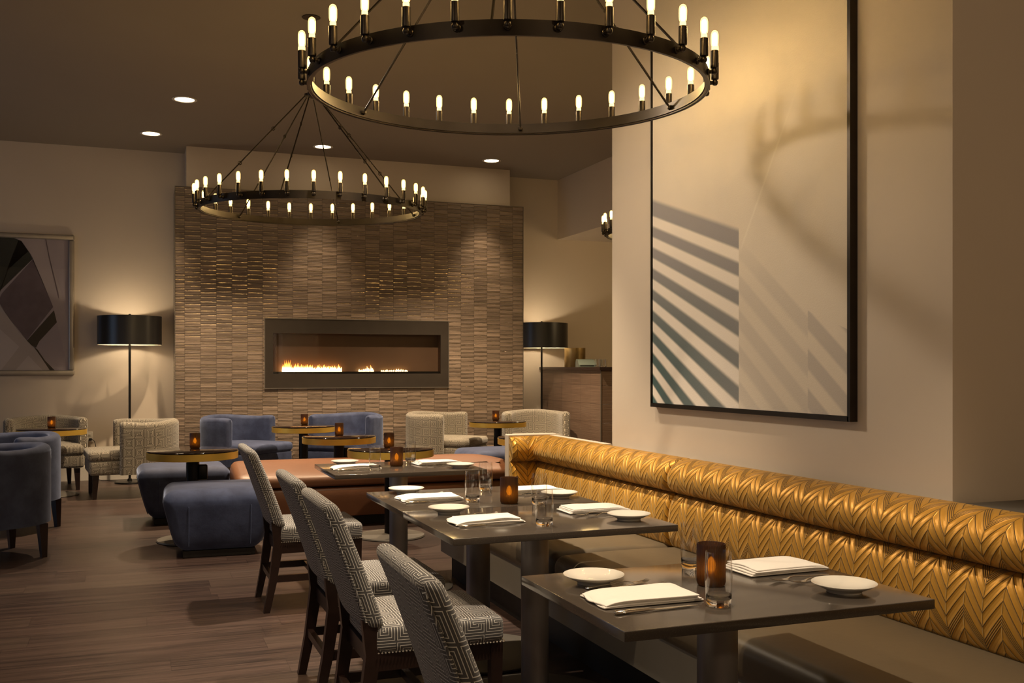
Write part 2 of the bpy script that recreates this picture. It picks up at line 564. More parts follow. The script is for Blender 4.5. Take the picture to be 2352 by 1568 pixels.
struct('baseboard_pier', MB().add(*box(2.66, 3.3, 2.695, 2.713, 0, .17)), M['white_trim'])

# ------------------------------------------------------------------ fireplace
t = thing('fireplace', 'long linear gas fireplace in a dark steel surround set in the tiled wall', 'fireplace', ((FX0 + FX1) / 2, TY, FZ0))
hw, hh = (FX1 - FX0) / 2, FZ1 - FZ0
ow0, ow1, oz0, oz1 = -hw + .095, hw - .105, .172, .672
fr = MB()
for b in ((-hw, hw, -.02, .0, 0, oz0), (-hw, hw, -.02, .0, oz1, hh), (-hw, ow0, -.02, .0, oz0, oz1), (ow1, hw, -.02, .0, oz0, oz1)): fr.add(*box(*b))
fr.obj('surround', M['fire_frame'], t, smooth=0)
e = MB()
for b in ((-hw - .008, hw + .008, -.023, -.004, -.008, 0), (-hw - .008, hw + .008, -.023, -.004, hh, hh + .008), (-hw - .008, -hw, -.023, -.004, 0, hh), (hw, hw + .008, -.023, -.004, 0, hh)): e.add(*box(*b))
e.obj('surround_edging', M['disc'], t, smooth=0)['label'] = 'thin bright metal edging'
DEP = .118
fb = MB()
for b in ((ow0 - .02, ow1 + .02, DEP - .01, DEP, oz0 - .02, oz1 + .02), (ow0 - .02, ow0, 0, DEP, oz0, oz1), (ow1, ow1 + .02, 0, DEP, oz0, oz1), (ow0, ow1, 0, DEP, oz1, oz1 + .02), (ow0, ow1, 0, DEP, oz0 - .02, oz0)): fb.add(*box(*b))
fb.obj('firebox', M['firebox'], t, smooth=0)
MB().add(*box(ow0, ow1, .02, .09, oz0, oz0 + .028)).obj('burner_tray', M['black_metal'], t, smooth=0)
MB().add(*box(ow0, ow1, .006, .010, oz0, oz1)).obj('glass_front', M['pane'], t, smooth=0)
fl = MB(); rf = random.Random(3)
W_ = ow1 - ow0
def tongue(x, h, w):
    y = .055 + rf.uniform(-.012, .012); lean = rf.uniform(-.5, .5) * w; n = 6
    pr = []
    for k in range(n):
        q = k / (n - 1)
        pr.append((x + lean * q * q + math.sin(q * 5 + x * 40) * w * .12, y, h * q))
    rs = [w * s for s in (.42, .5, .40, .26, .13, .01)]
    v, f = tube(pr, rs, 7, (1, .5), up=(0, 1, 0)); fl.add(v, f)
x = .06
while x < .80:
    q = x
    if q < .405:
        h = .045 + .05 * rf.random(); h *= 1.0 if q > .18 else 1.25
        if .075 < q < .10: h = .15
    elif q < .46: x += .05; continue
    elif q < .60: h = .022 + .045 * rf.random() * (1.6 if .53 < q < .58 else .8)
    elif q < .64: x += .02; continue
    else: h = .014 + .022 * rf.random()
    tongue(ow0 + q * W_, h, .030 if q < .41 else .024); x += .0075 if q < .41 else .012
fo = fl.obj('flame', M['flame'], t, loc=(0, 0, oz0 + .027)); fo['kind'] = 'stuff'

# ------------------------------------------------------------------ pictures
YC0, YC1, ZC0, ZC1 = 3.212, 4.822, 1.155, 3.62
t = thing('framed_painting', 'tall pale abstract painting with fanned grey stripes hung above the gold banquette', 'painting', (2.66, (YC0 + YC1) / 2, ZC0))
yh = (YC1 - YC0) / 2; zh = ZC1 - ZC0
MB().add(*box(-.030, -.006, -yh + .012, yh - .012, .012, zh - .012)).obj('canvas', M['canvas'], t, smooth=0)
f = MB()
for b in ((-.036, 0, -yh - .010, -yh + .008, -.010, zh), (-.036, 0, yh - .003, yh + .004, -.010, zh), (-.036, 0, -yh, yh, -.010, .010), (-.036, 0, -yh, yh, zh - .010, zh + .012)): f.add(*box(*b))
f.obj('frame', M['bronze'], t, smooth=0)
PX0, PX1, PZ0, PZ1 = -2.35, -.678, 1.262, 2.935
t = thing('framed_picture', 'large silver framed abstract picture under glass on the far wall', 'picture', ((PX0 + PX1) / 2, YF, PZ0))
pw, ph = (PX1 - PX0) / 2, PZ1 - PZ0
fw = .062
f = MB()
for b in ((-pw, pw, 0, fw), (-pw, pw, ph - fw, ph), (-pw, -pw + fw, fw, ph - fw), (pw - fw, pw, fw, ph - fw)):
    f.add(*rbox(b[1] - b[0], .045, b[3] - b[2], .014, 3, c=((b[0] + b[1]) / 2, -.0225, (b[2] + b[3]) / 2)))
M['silver'] = simple('silver_leaf_frame', (.40, .365, .32), .36, .75, var=.15, scale=8)
f.obj('frame', M['silver'], t)
art_cols = [(.42, .36, .38), (.022, .026, .017), (.150, .112, .130), (.036, .027, .014), (.50, .44, .41), (.46, .395, .40), (.60, .54, .52)]
art_m = [simple('print_ink_%d' % k, c, .6, var=.35 if k in (1, 2, 3) else .12, scale=9 if k in (1, 2, 3) else 3) for k, c in enumerate(art_cols)]
def PXZ(a, b):          # sketch units of the picture: right edge 520, bottom 1212, 3.42 mm each
    return (pw - fw - (520 - a) * .00161, fw + (1212 - b) * .00161)
polys = [(0, [(-420, 1250), (560, 1250), (560, 190), (-420, 190)]),
         (1, [(-420, 190), (190, 190), (105, 490), (250, 340), (280, 395), (60, 640), (45, 705), (0, 660), (-420, 300)]),
         (2, [(255, 345), (415, 745), (240, 992), (115, 820), (52, 712), (75, 655), (282, 395)]),
         (5, [(150, 190), (350, 190), (470, 640), (520, 900), (520, 1212), (440, 860), (415, 740), (235, 280)]),
         (4, [(-420, 330), (0, 690), (50, 720), (120, 830), (190, 930), (245, 1002), (300, 1062), (420, 1212), (-420, 1212)]),
         (6, [(10, 860), (190, 1040), (70, 1212), (-420, 1212), (-420, 760)]),
         (6, [(250, 1105), (345, 1212), (165, 1212)]),
         (3, [(420, 770), (440, 858), (322, 1000), (300, 1048), (272, 1030), (240, 995)]),
         (3, [(285, 1040), (310, 1060), (360, 1140), (425, 1212), (392, 1212), (330, 1110)]),
         (2, [(362, 205), (368, 205), (392, 380), (450, 640), (455, 690), (445, 660), (385, 380)])]
a = MB()
for k, (mi, pts) in enumerate(polys):
    y = -.012 - k * .0003
    q = []
    for p in pts:
        X_, Z_ = PXZ(*p)
        q.append((max(-pw + fw - .004, min(pw - fw + .004, X_)), y, max(fw - .004, min(ph - fw + .004, Z_))))
    bmx = bmesh.new(); bmx.faces.new([bmx.verts.new(c) for c in q])
    bmesh.ops.triangulate(bmx, faces=bmx.faces[:]); bmx.verts.index_update()
    vv = [tuple(c.co) for c in bmx.verts]; ff = [tuple(c.index for c in fc.verts) for fc in bmx.faces]; bmx.free()
    a.add(vv, ff, None, mi)
a.add(*box(-pw + fw - .004, pw - fw + .004, -.010, -.002, fw - .004, ph - fw + .004))
a.obj('artwork', art_m, t, smooth=0)
MB().add(*box(-pw + fw, pw - fw, -.026, -.023, fw, ph - fw)).obj('glass_front', M['pane'], t, smooth=0)

# ------------------------------------------------------------------ chandeliers
def chandelier():
    t = thing('ring_chandelier', '', 'chandelier')
    RO, RI, HB = .83, .818, .054
    prof = [(RO, 0), (RO, HB), (RO - .006, HB), (RO - .006, .012), (RI - .006, .012), (RI - .006, .006), (RI, .006), (RI, 0), (RO, 0)]
    # band standing on a flat inner flange
    m = MB(); v, f = lathe(prof, 128, close=False); m.add(v, f)
    v, f = lathe([(RO + .004, -.002), (RO + .004, .006), (RO - .002, .006), (RO - .002, -.002), (RO + .004, -.002)], 128, close=False); m.add(v, f)
    m.obj('ring', M['bronze'], t, smooth=50)
    HUBZ = .90
    v, f = lathe([(.0, HUBZ - .04), (.03, HUBZ - .035), (.055, HUBZ - .02), (.055, HUBZ), (.028, HUBZ + .01), (.028, HUBZ + .13), (.012, HUBZ + .14), (.012, 1.47), (.07, 1.475), (.07, 1.50), (0, 1.502)], 16, close=False)
    MB().add(v, f).obj('hub_stem', M['bronze'], t)
    for k in range(6):
        a = PI / 2 + k * PI / 3 - .07
        d = Vector((math.cos(a), math.sin(a), 0))
        p0 = d * (RO - .012) + Vector((0, 0, .030)); p1 = d * .045 + Vector((0, 0, HUBZ - .01))
        m = MB(); mid = p0.lerp(p1, .36); mid2 = p0.lerp(p1, .68)
        m.add(*tube([p0, mid], .0052, 6)); m.add(*tube([mid, mid2], .0052, 6)); m.add(*tube([mid2, p1], .0052, 6))
        for q in (mid, mid2):
            tt = (p1 - p0).normalized(); s = Vector((0, 0, 1)).cross(tt).normalized()
            lp = [q + tt * (.014 * math.cos(g)) + tt.cross(s) * (.012 * math.sin(g)) for g in [2 * PI * i / 10 for i in range(11)]]
            m.add(*tube(lp, .0035, 5))
        m.add(*lathe([(0, -.012), (.012, -.006), (.012, .006), (0, .012)], 8, close=False)) if False else None
        v, f = lathe([(.0, -.013), (.011, -.007), (.013, 0), (.011, .007), (0, .013)], 8, close=False)
        m.add([(x + p0.x, y + p0.y, z + p0.z) for x, y, z in v], f)
        m.obj('suspension_rod', M['bronze'], t)
    NB = 30
    sock = MB()
    v, f = lathe([(0, -.013), (.009, -.010), (.0125, -.003), (.0125, .004), (.008, .011), (.0150, .014), (.0158, .018), (.0158, .080), (.0125, .082), (.0125, .076), (0, .076)], 14, close=False)
    sock.add(v, f); sock.add(*tube([(-.027, 0, 0), (-.016, 0, 0), (-.008, 0, 0)], [.011, .008, .008], 8))
    v, f = lathe([(0, 0), (.013, 0), (.0145, .003), (.012, .007), (0, .008)], 10, close=False)
    sock.add([(z - .027, y, x) for x, y, z in v], f)
    bul = MB()
    v, f = lathe([(0, .099), (.0055, .100), (.0090, .108), (.0094, .128), (.0090, .142), (.0055, .150), (0, .152)], 10, close=False); bul.add(v, f, None, 2)
    v, f = lathe([(0, .0965), (.0085, .097), (.0130, .101), (.0146, .110), (.0150, .128), (.0148, .144), (.0120, .154), (.0060, .1595), (0, .1605)], 12, close=False); bul.add(v, f, None, 0)
    v, f = lathe([(.0115, .079), (.0115, .094), (.0100, .0972), (0, .0972)], 12, close=False); bul.add(v, f, None, 1)
    s0 = b0 = None
    for k in range(NB):
        a = PI / 2 + k * 2 * PI / NB
        p = (math.cos(a) * (RO + .027), math.sin(a) * (RO + .027), .028)
        if s0 is None:
            s0 = sock.obj('candle_socket', M['bronze'], t, p, (0, 0, a)); b0 = bul.obj('bulb', [M['bulb_glass'], M['glow_neck'], M['glow']], s0)
        else:
            s = s0.copy(); COL.objects.link(s); s.location = p; s.rotation_euler = (0, 0, a); s.parent = t
            b = b0.copy(); COL.objects.link(b); b.parent = s
    return t
def bulb_glass():
    m = Mat('warm_bulb_glass')
    tr = m.n.new('ShaderNodeBsdfTransparent'); em = m.n.new('ShaderNodeEmission')
    em.inputs[0].default_value = (1.0, .60, .17, 1); em.inputs[1].default_value = 4.0
    mx = m.n.new('ShaderNodeMixShader'); mx.inputs[0].default_value = .32
    m.l.new(tr.outputs[0], mx.inputs[1]); m.l.new(em.outputs[0], mx.inputs[2]); m.l.new(mx.outputs[0], m.out.inputs[0])
    return m.m
M['bulb_glass'] = bulb_glass()
M['glow_neck'] = emit('bulb_neck_glow', (1.0, .62, .20), 2.2)
ck = Kind(chandelier())
TILT = R(1.6)
def hang(x, y, z, label):
    o = ck.put((x, y, z), -R(YAW), label, 'ring chandeliers')
    o.rotation_euler = (Matrix.Rotation(-R(YAW), 3, 'Z') @ Matrix.Rotation(TILT, 3, 'X')).to_euler()
    return o
d0 = 4.218
hang(FWD.x * d0 - .014, FWD.y * d0 + .005, 2.508, 'large dark ring chandelier of candle bulbs beside the tall pale painting')
hang(1.264, 7.667, 2.532, 'dark ring chandelier of candle bulbs hanging before the tiled fireplace wall')
hang(4.67, 7.667, 2.52, 'ring chandelier mostly hidden behind the edge of the painting wall')

# recessed downlights (those in the picture are built; unbuilt spots light the tables, added ones wash the tile wall and lounge)
def downlight():
    t = thing('recessed_downlight', '', 'ceiling light')
    v, f = lathe([(.118, 0), (.122, -.006), (.112, -.010), (.096, -.008), (.090, .0)], 32, close=False)
    MB().add(v, f).obj('trim_ring', M['white_trim'], t)
    v, f = lathe([(0, -.003), (.094, -.003)], 32, close=False); MB().add(v, f[::-1]).obj('lens', M['glow_tip'], t, smooth=0)
    return t
dk = Kind(downlight())
LOUNGE_DL = ((.459, 10.40), (.171, 12.05), (2.113, 12.04), (4.277, 12.09))
for (x, y), lab in zip(LOUNGE_DL, ('recessed ceiling downlight nearest the camera, upper one of the left pair', 'recessed ceiling downlight closest to the left picture, lower one of the left pair', 'recessed ceiling downlight seen through the smaller chandelier rods', 'recessed ceiling downlight in front of the right end of the chimney wall')):
    dk.put((x, y, CZ), 0, lab, 'recessed ceiling downlights')

# ------------------------------------------------------------------ floor lamps
def floor_lamp():
    t = thing('floor_lamp', '', 'lamp')
    v, f = lathe([(0, 0), (.165, 0), (.170, .006), (.165, .018), (.03, .024), (.022, .05), (0, .05)], 36, close=False)
    MB().add(v, f).obj('base', M['black_metal'], t)
    v, f = lathe([(0, .03), (.0135, .03), (.0135, 1.60), (.008, 1.66), (.008, 1.96), (.014, 1.965), (.014, 1.985), (0, 1.99)], 14, close=False)
    MB().add(v, f).obj('pole', M['black_metal'], t)
    s = MB()
    v, f = lathe([(.355, 1.622), (.357, 1.622), (.357, 1.958), (.355, 1.958)], 64, close=False); s.add(v, f, None, 0)
    v, f = lathe([(.353, 1.958), (.353, 1.622), (.355, 1.622)], 64, close=False); s.add(v, f, None, 1)
    for k in range(3):
        a = k * 2 * PI / 3; s.add(*tube([(0, 0, 1.95), (.354 * math.cos(a), .354 * math.sin(a), 1.95)], .003, 5))
    s.obj('lamp_shade', [M['shade_black'], M['shade_inner']], t)
    b = MB()
    for k in (0, 1):
        v, f = lathe([(0, 1.755), (.012, 1.757), (.014, 1.775), (.028, 1.80), (.028, 1.82), (.018, 1.838), (0, 1.842)], 14, close=False)
        b.add([(x + (.05 if k else -.05), y, z) for x, y, z in v], f)
    b.obj('light_bulb', M['lamp_glow'], t)
    return t
M['lamp_glow'] = emit('lamp_bulb_glow', (1.0, .78, .50), 50.0)
lk = Kind(floor_lamp())
lk.put((-.058, 12.60, 0), .4, 'black drum shade floor lamp behind the patterned tub chair beside the silver frame', 'black drum floor lamps')
lk.put((5.19, 12.62, 0), 1.9, 'black drum shade floor lamp beside the tiled bar counter', 'black drum floor lamps')

# ------------------------------------------------------------------ bar counter and what stands on it
t = thing('bar_counter', 'high bar counter faced with brown striated tile at the far right', 'bar counter', (5.36, 11.12, 0))
MB().add(*box(0, 2.6, 0, 1.925, 0, 1.325)).obj('counter_body', M['counter'], t, smooth=0)
MB().add(*box(-.03, 2.6, -.03, 1.925, 1.325, 1.362)).obj('countertop', M['dark_wood'], t, smooth=0)
MB().add(*box(-.004, .008, -.004, .008, 0, 1.325)).obj('corner_strip', M['disc'], t, smooth=0)
CT = 1.362
v, f = lathe([(0, 0), (.142, 0), (.145, .004), (.145, .262), (.139, .262), (.139, .01), (0, .01)], 40, close=False)
o = MB().add(v, f).obj('ice_bucket', M['brass2'] if 'brass2' in M else simple('aged_brass', (.42, .30, .13), .35, .9, var=.25, scale=6), None, (5.66, 12.56, CT))
tag(o, 'tall plain brass cylinder on the bar counter behind the right lamp', 'bucket')
t = thing('receipt_printer', 'grey green receipt printer on the bar counter beside the brass cylinder', 'printer', (5.52, 11.92, CT), -.25)
pp = [(-.14, 0), (.14, 0), (.14, .03), (.04, .095), (-.08, .105), (-.14, .06)]
v = [(x, y, z) for y in (-.11, .11) for x, z in pp]; n = len(pp)
# wedge shaped body, sloping face towards the room
v = [(y * 1.0, -x * .9, z) for x, y, z in v]
fs = [tuple(range(n)), tuple(range(2 * n - 1, n - 1, -1))] + [(i, i + n, (i + 1) % n + n, (i + 1) % n) for i in range(n)]
MB().add(v, fs).obj('printer_body', M['printer'], t, smooth=0)
MB().add(*box(-.09, .09, -.128, -.124, .012, .022)).obj('paper_slot', M['black_metal'], t, smooth=0)

# ------------------------------------------------------------------ dining tables
def column_table(lx, ly):
    t = thing('dining_table', '', 'table')
    MB().add(*rbox(lx, ly, .026, .0022, 2, c=(0, 0, .732))).obj('tabletop', M['stone'], t)
    v, f = lathe([(0, .022), (.0565, .022), (.0565, .719), (0, .719)], 40, close=False); MB().add(v, f).obj('column', M['steel'], t)
    v, f = lathe([(0, 0), (.330, 0), (.335, .004), (.335, .012), (.31, .018), (.06, .027), (0, .027)], 56, close=False); MB().add(v, f).obj('base_disc', M['disc'], t)
    return t
TX = (1.066 + 1.985) / 2; TLX = .919
for yc, ly, lab in ((2.417, .664, 'nearest grey stone dining table on a steel column'), (3.782, .712, 'nearer half of the two pushed together stone dining tables'), (4.502, .712, 'farther half of the two pushed together stone dining tables'), (6.035, .69, 'farthest grey stone dining table, in front of the leather bench')):
    o = column_table(TLX, ly); o.location = (TX, yc, 0); o['label'] = lab; o['group'] = 'stone dining tables'

# ------------------------------------------------------------------ dining chairs
def dining_chair():
    t = thing('dining_chair', '', 'chair')
    # x forward, seat front at .52; back bottom at x=.02
    def fseat(x, y, z):
        w = 1 - .045 * max(0, -x / .25)
        return (x, y * w, z + (.012 * (1 - (x / .25) ** 2) * (1 - (y / .24) ** 2) if z > 0 else 0))
    MB().add(*rbox(.47, .475, .095, .026, 4, (8, 8, 2), (.270, 0, .430), fseat)).obj('seat', M['key'], t, smooth=60)
    nb = MB()
    def bead(p):
        r = .0042; x, y, z = p
        nb.add([(x + r, y, z), (x - r, y, z), (x, y + r, z), (x, y - r, z), (x, y, z + r), (x, y, z - r)],
               [(0, 2, 4), (2, 1, 4), (1, 3, 4), (3, 0, 4), (2, 0, 5), (1, 2, 5), (3, 1, 5), (0, 3, 5)])
    for s in (-1, 1):
        for k in range(38): bead((.05 + .45 * k / 37, s * (.2345 - .004 * (1 - k / 37)), .388))
    for k in range(38): bead((.505, -.225 + .45 * k / 37, .388))
    nb.obj('nailhead_trim', M['linen_bead'], t)
    HB, TB = .440, .066
    def fback(x, y, z):
        q = (z + HB / 2) / HB
        crown = .017 * (1 - (y / .235) ** 2) * max(0, q - .5) * 2
        lean = -.135 * q - .03 * q * q
        wing = -.020 * (1 - (y / .235) ** 2)
        th = 1.10 - .18 * q
        return (x * th + lean + wing + .012, y * (1 - .02 * (1 - q)), z + crown)
    MB().add(*rbox(TB, .47, HB, .030, 4, (1, 10, 10), (.035, 0, .686), fback)).obj('backrest', M['key'], t, smooth=60)
    for s in (-1, 1):    # piping along both side seams of the back
        pts = []
        for k in range(12):
            z = -HB / 2 + .03 + (HB - .06) * k / 11
            p = fback(-TB / 2 + .006, s * .231, z); pts.append((p[0] + .035, p[1], p[2] + .686))
        MB().add(*tube(pts, .0042, 6)).obj('piping', M['key'], t)
    ap = MB()
    ap.add(*box(.05, .49, -.222, -.197, .325, .384)); ap.add(*box(.05, .49, .197, .222, .325, .384))
    ap.add(*box(.470, .495, -.2, .2, .325, .384)); ap.add(*box(.03, .055, -.2, .2, .325, .384))
    ap.obj('seat_rail', M['dark_wood'], t, smooth=0)
    for s in (-1, 1):
        v, f = taper((.478, s * .205, 0), (.478, s * .205, .384), .034, .044); MB().add(v, f).obj('leg', M['dark_wood'], t, smooth=0)
        m = MB()
        for a, b, wa, wb in (((-.030, s * .205, 0), (.004, s * .205, .17), .034, .042), ((.004, s * .205, .17), (.034, s * .205, .38), .042, .052), ((.034, s * .205, .38), (.020, s * .205, .50), .052, .050)):
            m.add(*taper(a, b, wa, wb, .036, .036))
        m.obj('leg', M['dark_wood'], t, smooth=0)
        MB().add(*box(-.005, .478, s * .205 - .011, s * .205 + .011, .165, .203)).obj('stretcher', M['dark_wood'], t, smooth=0)
    MB().add(*box(.235, .262, -.2, .2, .17, .2)).obj('stretcher', M['dark_wood'], t, smooth=0)
    MB().add(*box(-.008, .016, -.2, .2, .168, .2)).obj('stretcher', M['dark_wood'], t, smooth=0)
    return t
M['linen_bead'] = simple('pewter_nailheads', (.5, .47, .42), .35, .8)
cdk = Kind(dining_chair())
for x, y, a, lab in ((.712, 5.87, 0, 'greek key dining chair at the farthest stone table, beside the blue ottoman'),
                     (.725, 4.285, .01, 'greek key dining chair second from the leather bench'),
                     (.724, 3.565, 0, 'greek key dining chair third from the leather bench, just behind the nearest chair'),
                     (.715, 2.30, -.02, 'nearest greek key dining chair, cut off by the bottom of the picture')):
    cdk.put((x, y, 0), a, lab, 'greek key dining chairs')

# ------------------------------------------------------------------ banquette
BY0, BY1 = -.6, 6.26
t = thing('banquette', 'long wall banquette with gold chevron quilted back and olive seat', 'banquette', (0, 0, 0))
def fs_(x, y, z): return (x, y, z + (.010 * (1 - (x / .4) ** 2) if z > 0 else 0))
SEAM = 4.36
YS = SEAM
for y0, y1 in ((BY0, YS - .004), (YS + .004, BY1)):
    MB().add(*rbox(.72, y1 - y0, .15, .055, 5, (6, 14, 1), (2.20, (y0 + y1) / 2, .398), fs_)).obj('seat_cushion', M['olive'], t, smooth=60)
MB().add(*box(1.862, 2.60, BY0, BY1 - .01, .165, .335)).obj('seat_front', M['greige'], t, smooth=0)
MB().add(*box(1.930, 2.58, BY0, BY1 - .03, 0, .166)).obj('plinth', M['kick'], t, smooth=0)
# back cross-sections: lower pad then roll; u runs along Y, v up the section
def section(ctrl, n):
    pts = []
    for i in range(len(ctrl) - 1):
        p0, p1, p2, p3 = ctrl[max(i - 1, 0)], ctrl[i], ctrl[i + 1], ctrl[min(i + 2, len(ctrl) - 1)]
        for k in range(n):
            q = k / n
            pts.append(tuple(.5 * ((2 * p1[j]) + (-p0[j] + p2[j]) * q + (2 * p0[j] - 5 * p1[j] + 4 * p2[j] - p3[j]) * q * q + (-p0[j] + 3 * p1[j] - 3 * p2[j] + p3[j]) * q ** 3) for j in (0, 1)))
    pts.append(ctrl[-1]); return pts
PAD = section([(2.545, .462), (2.490, .470), (2.462, .52), (2.455, .60), (2.468, .68), (2.500, .728), (2.55, .742)], 4)
ROLL = section([(2.56, .736), (2.505, .738), (2.465, .762), (2.450, .805), (2.462, .850), (2.500, .888), (2.555, .905), (2.605, .903)], 4)
WALLX = 2.605
def back(sec, y0, y1, name, vo=0.0):
    n = max(3, int((y1 - y0) / .06)); e = .032
    ys = [y0, y0 + e * .15, y0 + e * .5, y0 + e] + [y0 + e + (y1 - y0 - 2 * e) * k / n for k in range(1, n)] + [y1 - e, y1 - e * .5, y1 - e * .15, y1]
    arc = [0.0]
    for a, b in zip(sec, sec[1:]): arc.append(arc[-1] + math.dist(a, b))
    cx = WALLX - .03; cz = sum(p[1] for p in sec) / len(sec)
    def shrink(y):
        d = min(y - y0, y1 - y)
        q = min(1, d / e); return 1 - .26 * (1 - math.sqrt(max(0, 1 - (1 - q) ** 2)))
    def fn(i, j):
        k = shrink(ys[i]); x, z = sec[j]
        return (cx + (x - cx) * k, ys[i], cz + (z - cz) * (1 - (1 - k) * .35))
    v, f, uv = grid(len(ys), len(sec), fn, lambda i, j: (ys[i], arc[j] + vo))
    m = MB().add(v, f, uv)
    ns = len(sec)
    for i, flip in ((0, 0), (len(ys) - 1, 1)):     # end caps
        idx = [i * ns + j for j in range(ns)]
        m.f.append(tuple(idx if flip else idx[::-1])); m.mi.append(0); m.uv.append(None)
    return m.obj(name, M['quilt'], t, smooth=70)
CORN = 6.10
for y0, y1 in ((BY0, YS), (YS, CORN + .14)):
    back(PAD, y0, y1, 'back_pad', .03); back(ROLL, y0, y1, 'back_roll', .11)
# short return across the far end: the same sections turned to face the room
def ret(sec, name, vo):
    x0, x1 = 2.315, 2.56
    n = 14
    arc = [0.0]
    for a, b in zip(sec, sec[1:]): arc.append(arc[-1] + math.dist(a, b))
    xs = [x0, x0 + .004, x0 + .014, x0 + .03] + [x0 + .03 + (x1 - x0 - .03) * k / n for k in range(1, n + 1)]
    def fn(i, j):
        q = min(1, (xs[i] - x0) / .03); k = 1 - .16 * (1 - math.sqrt(max(0, 1 - (1 - q) ** 2)))
        d, z = sec[j]; dep = (WALLX - d) * k
        return (xs[i], CORN + .155 - dep, z)
    v, f, uv = grid(len(xs), len(sec), fn, lambda i, j: (-xs[i] + .030, arc[j] + vo))
    m = MB().add(v, [q[::-1] for q in f], [q[::-1] for q in uv])
    ns = len(sec); m.f.append(tuple(range(ns))); m.mi.append(0); m.uv.append(None)
    return m.obj(name, M['quilt'], t, smooth=70)
ret(PAD, 'return_pad', .03); ret(ROLL, 'return_roll', .11)
pn = MB()
pn.add(*rbox(.35, .070, .915, .008, 2, c=(2.482, CORN + .125, .4575)))
pn.add(*box(2.605, 2.655, BY0, 5.36, 0, .872)); pn.add(*box(2.605, 2.655, 5.36, CORN + .16, 0, .905))

sbox('trim_2', (2.66, 3.29, BY0, 2.690, .84, .888), M['disc'])
pn.obj('back_panel', M['wall'], t, smooth=0)

# ------------------------------------------------------------------ leather bench
BX0, BX1, BYF, BYB = .775, 3.30, 8.50, 9.13
def plan(x0, x1, yf, yb, rs, n=8):
    """rounded rectangle outline, counter-clockwise; rs = radii at front-left, front-right, back-right, back-left"""
    pts = []
    for (cx, cy, a0), r in zip(((x0, yf, PI), (x1, yf, 1.5 * PI), (x1, yb, 0), (x0, yb, .5 * PI)), rs):
        ox = cx + r if cx == x0 else cx - r; oy = cy + r if cy == yf else cy - r
        for k in range(n + 1):
            a = a0 + .5 * PI * k / n; pts.append((ox + r * math.cos(a), oy + r * math.sin(a)))
    return pts
def stack(rings, zf):
    """skin a list of (outline, key) rings; zf(x, y, key) gives the height"""
    vs, fs = [], []; n = len(rings[0][0])
    for pts, key in rings:
        for x, y in pts: vs.append((x, y, zf(x, y, key)))
    for i in range(len(rings) - 1):
        for k in range(n):
            k2 = (k + 1) % n; fs.append((i * n + k, i * n + k2, (i + 1) * n + k2, (i + 1) * n + k))
    fs.append(tuple(range(n))[::-1]); fs.append(tuple((len(rings) - 1) * n + k for k in range(n)))
    return vs, fs
def off(d): return plan(BX0 + d, BX1 - d, BYF + d, BYB - d, [max(.02, .10 - d), max(.02, .12 - d), max(.02, .42 - d), max(.02, .09 - d)])
t = thing('leather_bench', 'long cognac leather bench with a rounded corner between dining and lounge', 'bench', (0, 0, 0))
def zc(x, y, k):
    q = (y - BYF) / (BYB - BYF)
    top = .435 + .115 * min(1, max(0, q)) ** .8
    return .345 + (top - .345) * k
v, f = stack([(off(.03), 0), (off(.008), .08), (off(0), .22), (off(0), .62), (off(.010), .82), (off(.030), .93), (off(.06), .98), (off(.14), 1.0), (off(.25), 1.0)], zc)
MB().add(v, f).obj('seat_cushion', M['leather'], t, smooth=60)
v, f = stack([(off(.075), .075), (off(.040), .085), (off(.022), .20), (off(.012), .31), (off(.03), .332)], lambda x, y, k: k)
MB().add(v, f).obj('bench_base', M['leather'], t, smooth=60)
v, f = stack([(off(.10), 0.0), (off(.10), .08)], lambda x, y, k: k)
MB().add(v, f).obj('plinth', M['kick'], t, smooth=30)

# ------------------------------------------------------------------ velvet ottomans
def ottoman():
    t = thing('velvet_ottoman', '', 'ottoman')
    def fo(x, y, z):
        q = (z + .22) / .44
        k = .72 + .28 * max(0, min(1, q * 1.25)) ** .75
        bl = .014 * (1 - (x / .37) ** 2) * (1 - (y / .34) ** 2) if z > .12 else 0
        return (x * k, y * k, z + bl)
    MB().add(*rbox(.77, .70, .44, .080, 6, (10, 10, 8), (0, 0, .270), fo)).obj('cushion_body', M['velvet'], t, smooth=70)
    for sx in (-1, 1):
        for sy in (-1, 1):
            for side in (0, 1):
                pts = []
                for k in range(10):
                    z = -.180 + .29 * k / 9; kk = fo(1, 0, z)[0]
                    x, y, _ = fo(sx * .212 / kk, sy * .3515, z) if side == 0 else fo(sx * .3865, sy * .185 / kk, z)
                    pts.append((x, y, z + .27))
                MB().add(*tube(pts, .0036, 6)).obj('piping', M['velvet'], t)
    MB().add(*rbox(.50, .45, .05, .004, 1, c=(0, 0, .025))).obj('plinth', M['kick'], t, smooth=0)
    return t
ok = Kind(ottoman())
ok.put((.575, 7.700, 0), -.03, 'nearest blue velvet ottoman, beside the farthest dining chair', 'blue velvet ottomans')
ok.put((.40, 9.40, 0), .02, 'blue velvet ottoman behind the round table and the nearer ottoman', 'blue velvet ottomans')
ok.put((3.62, 10.05, 0), .05, 'blue velvet ottoman with only its top showing behind the right end of the bench', 'blue velvet ottomans')

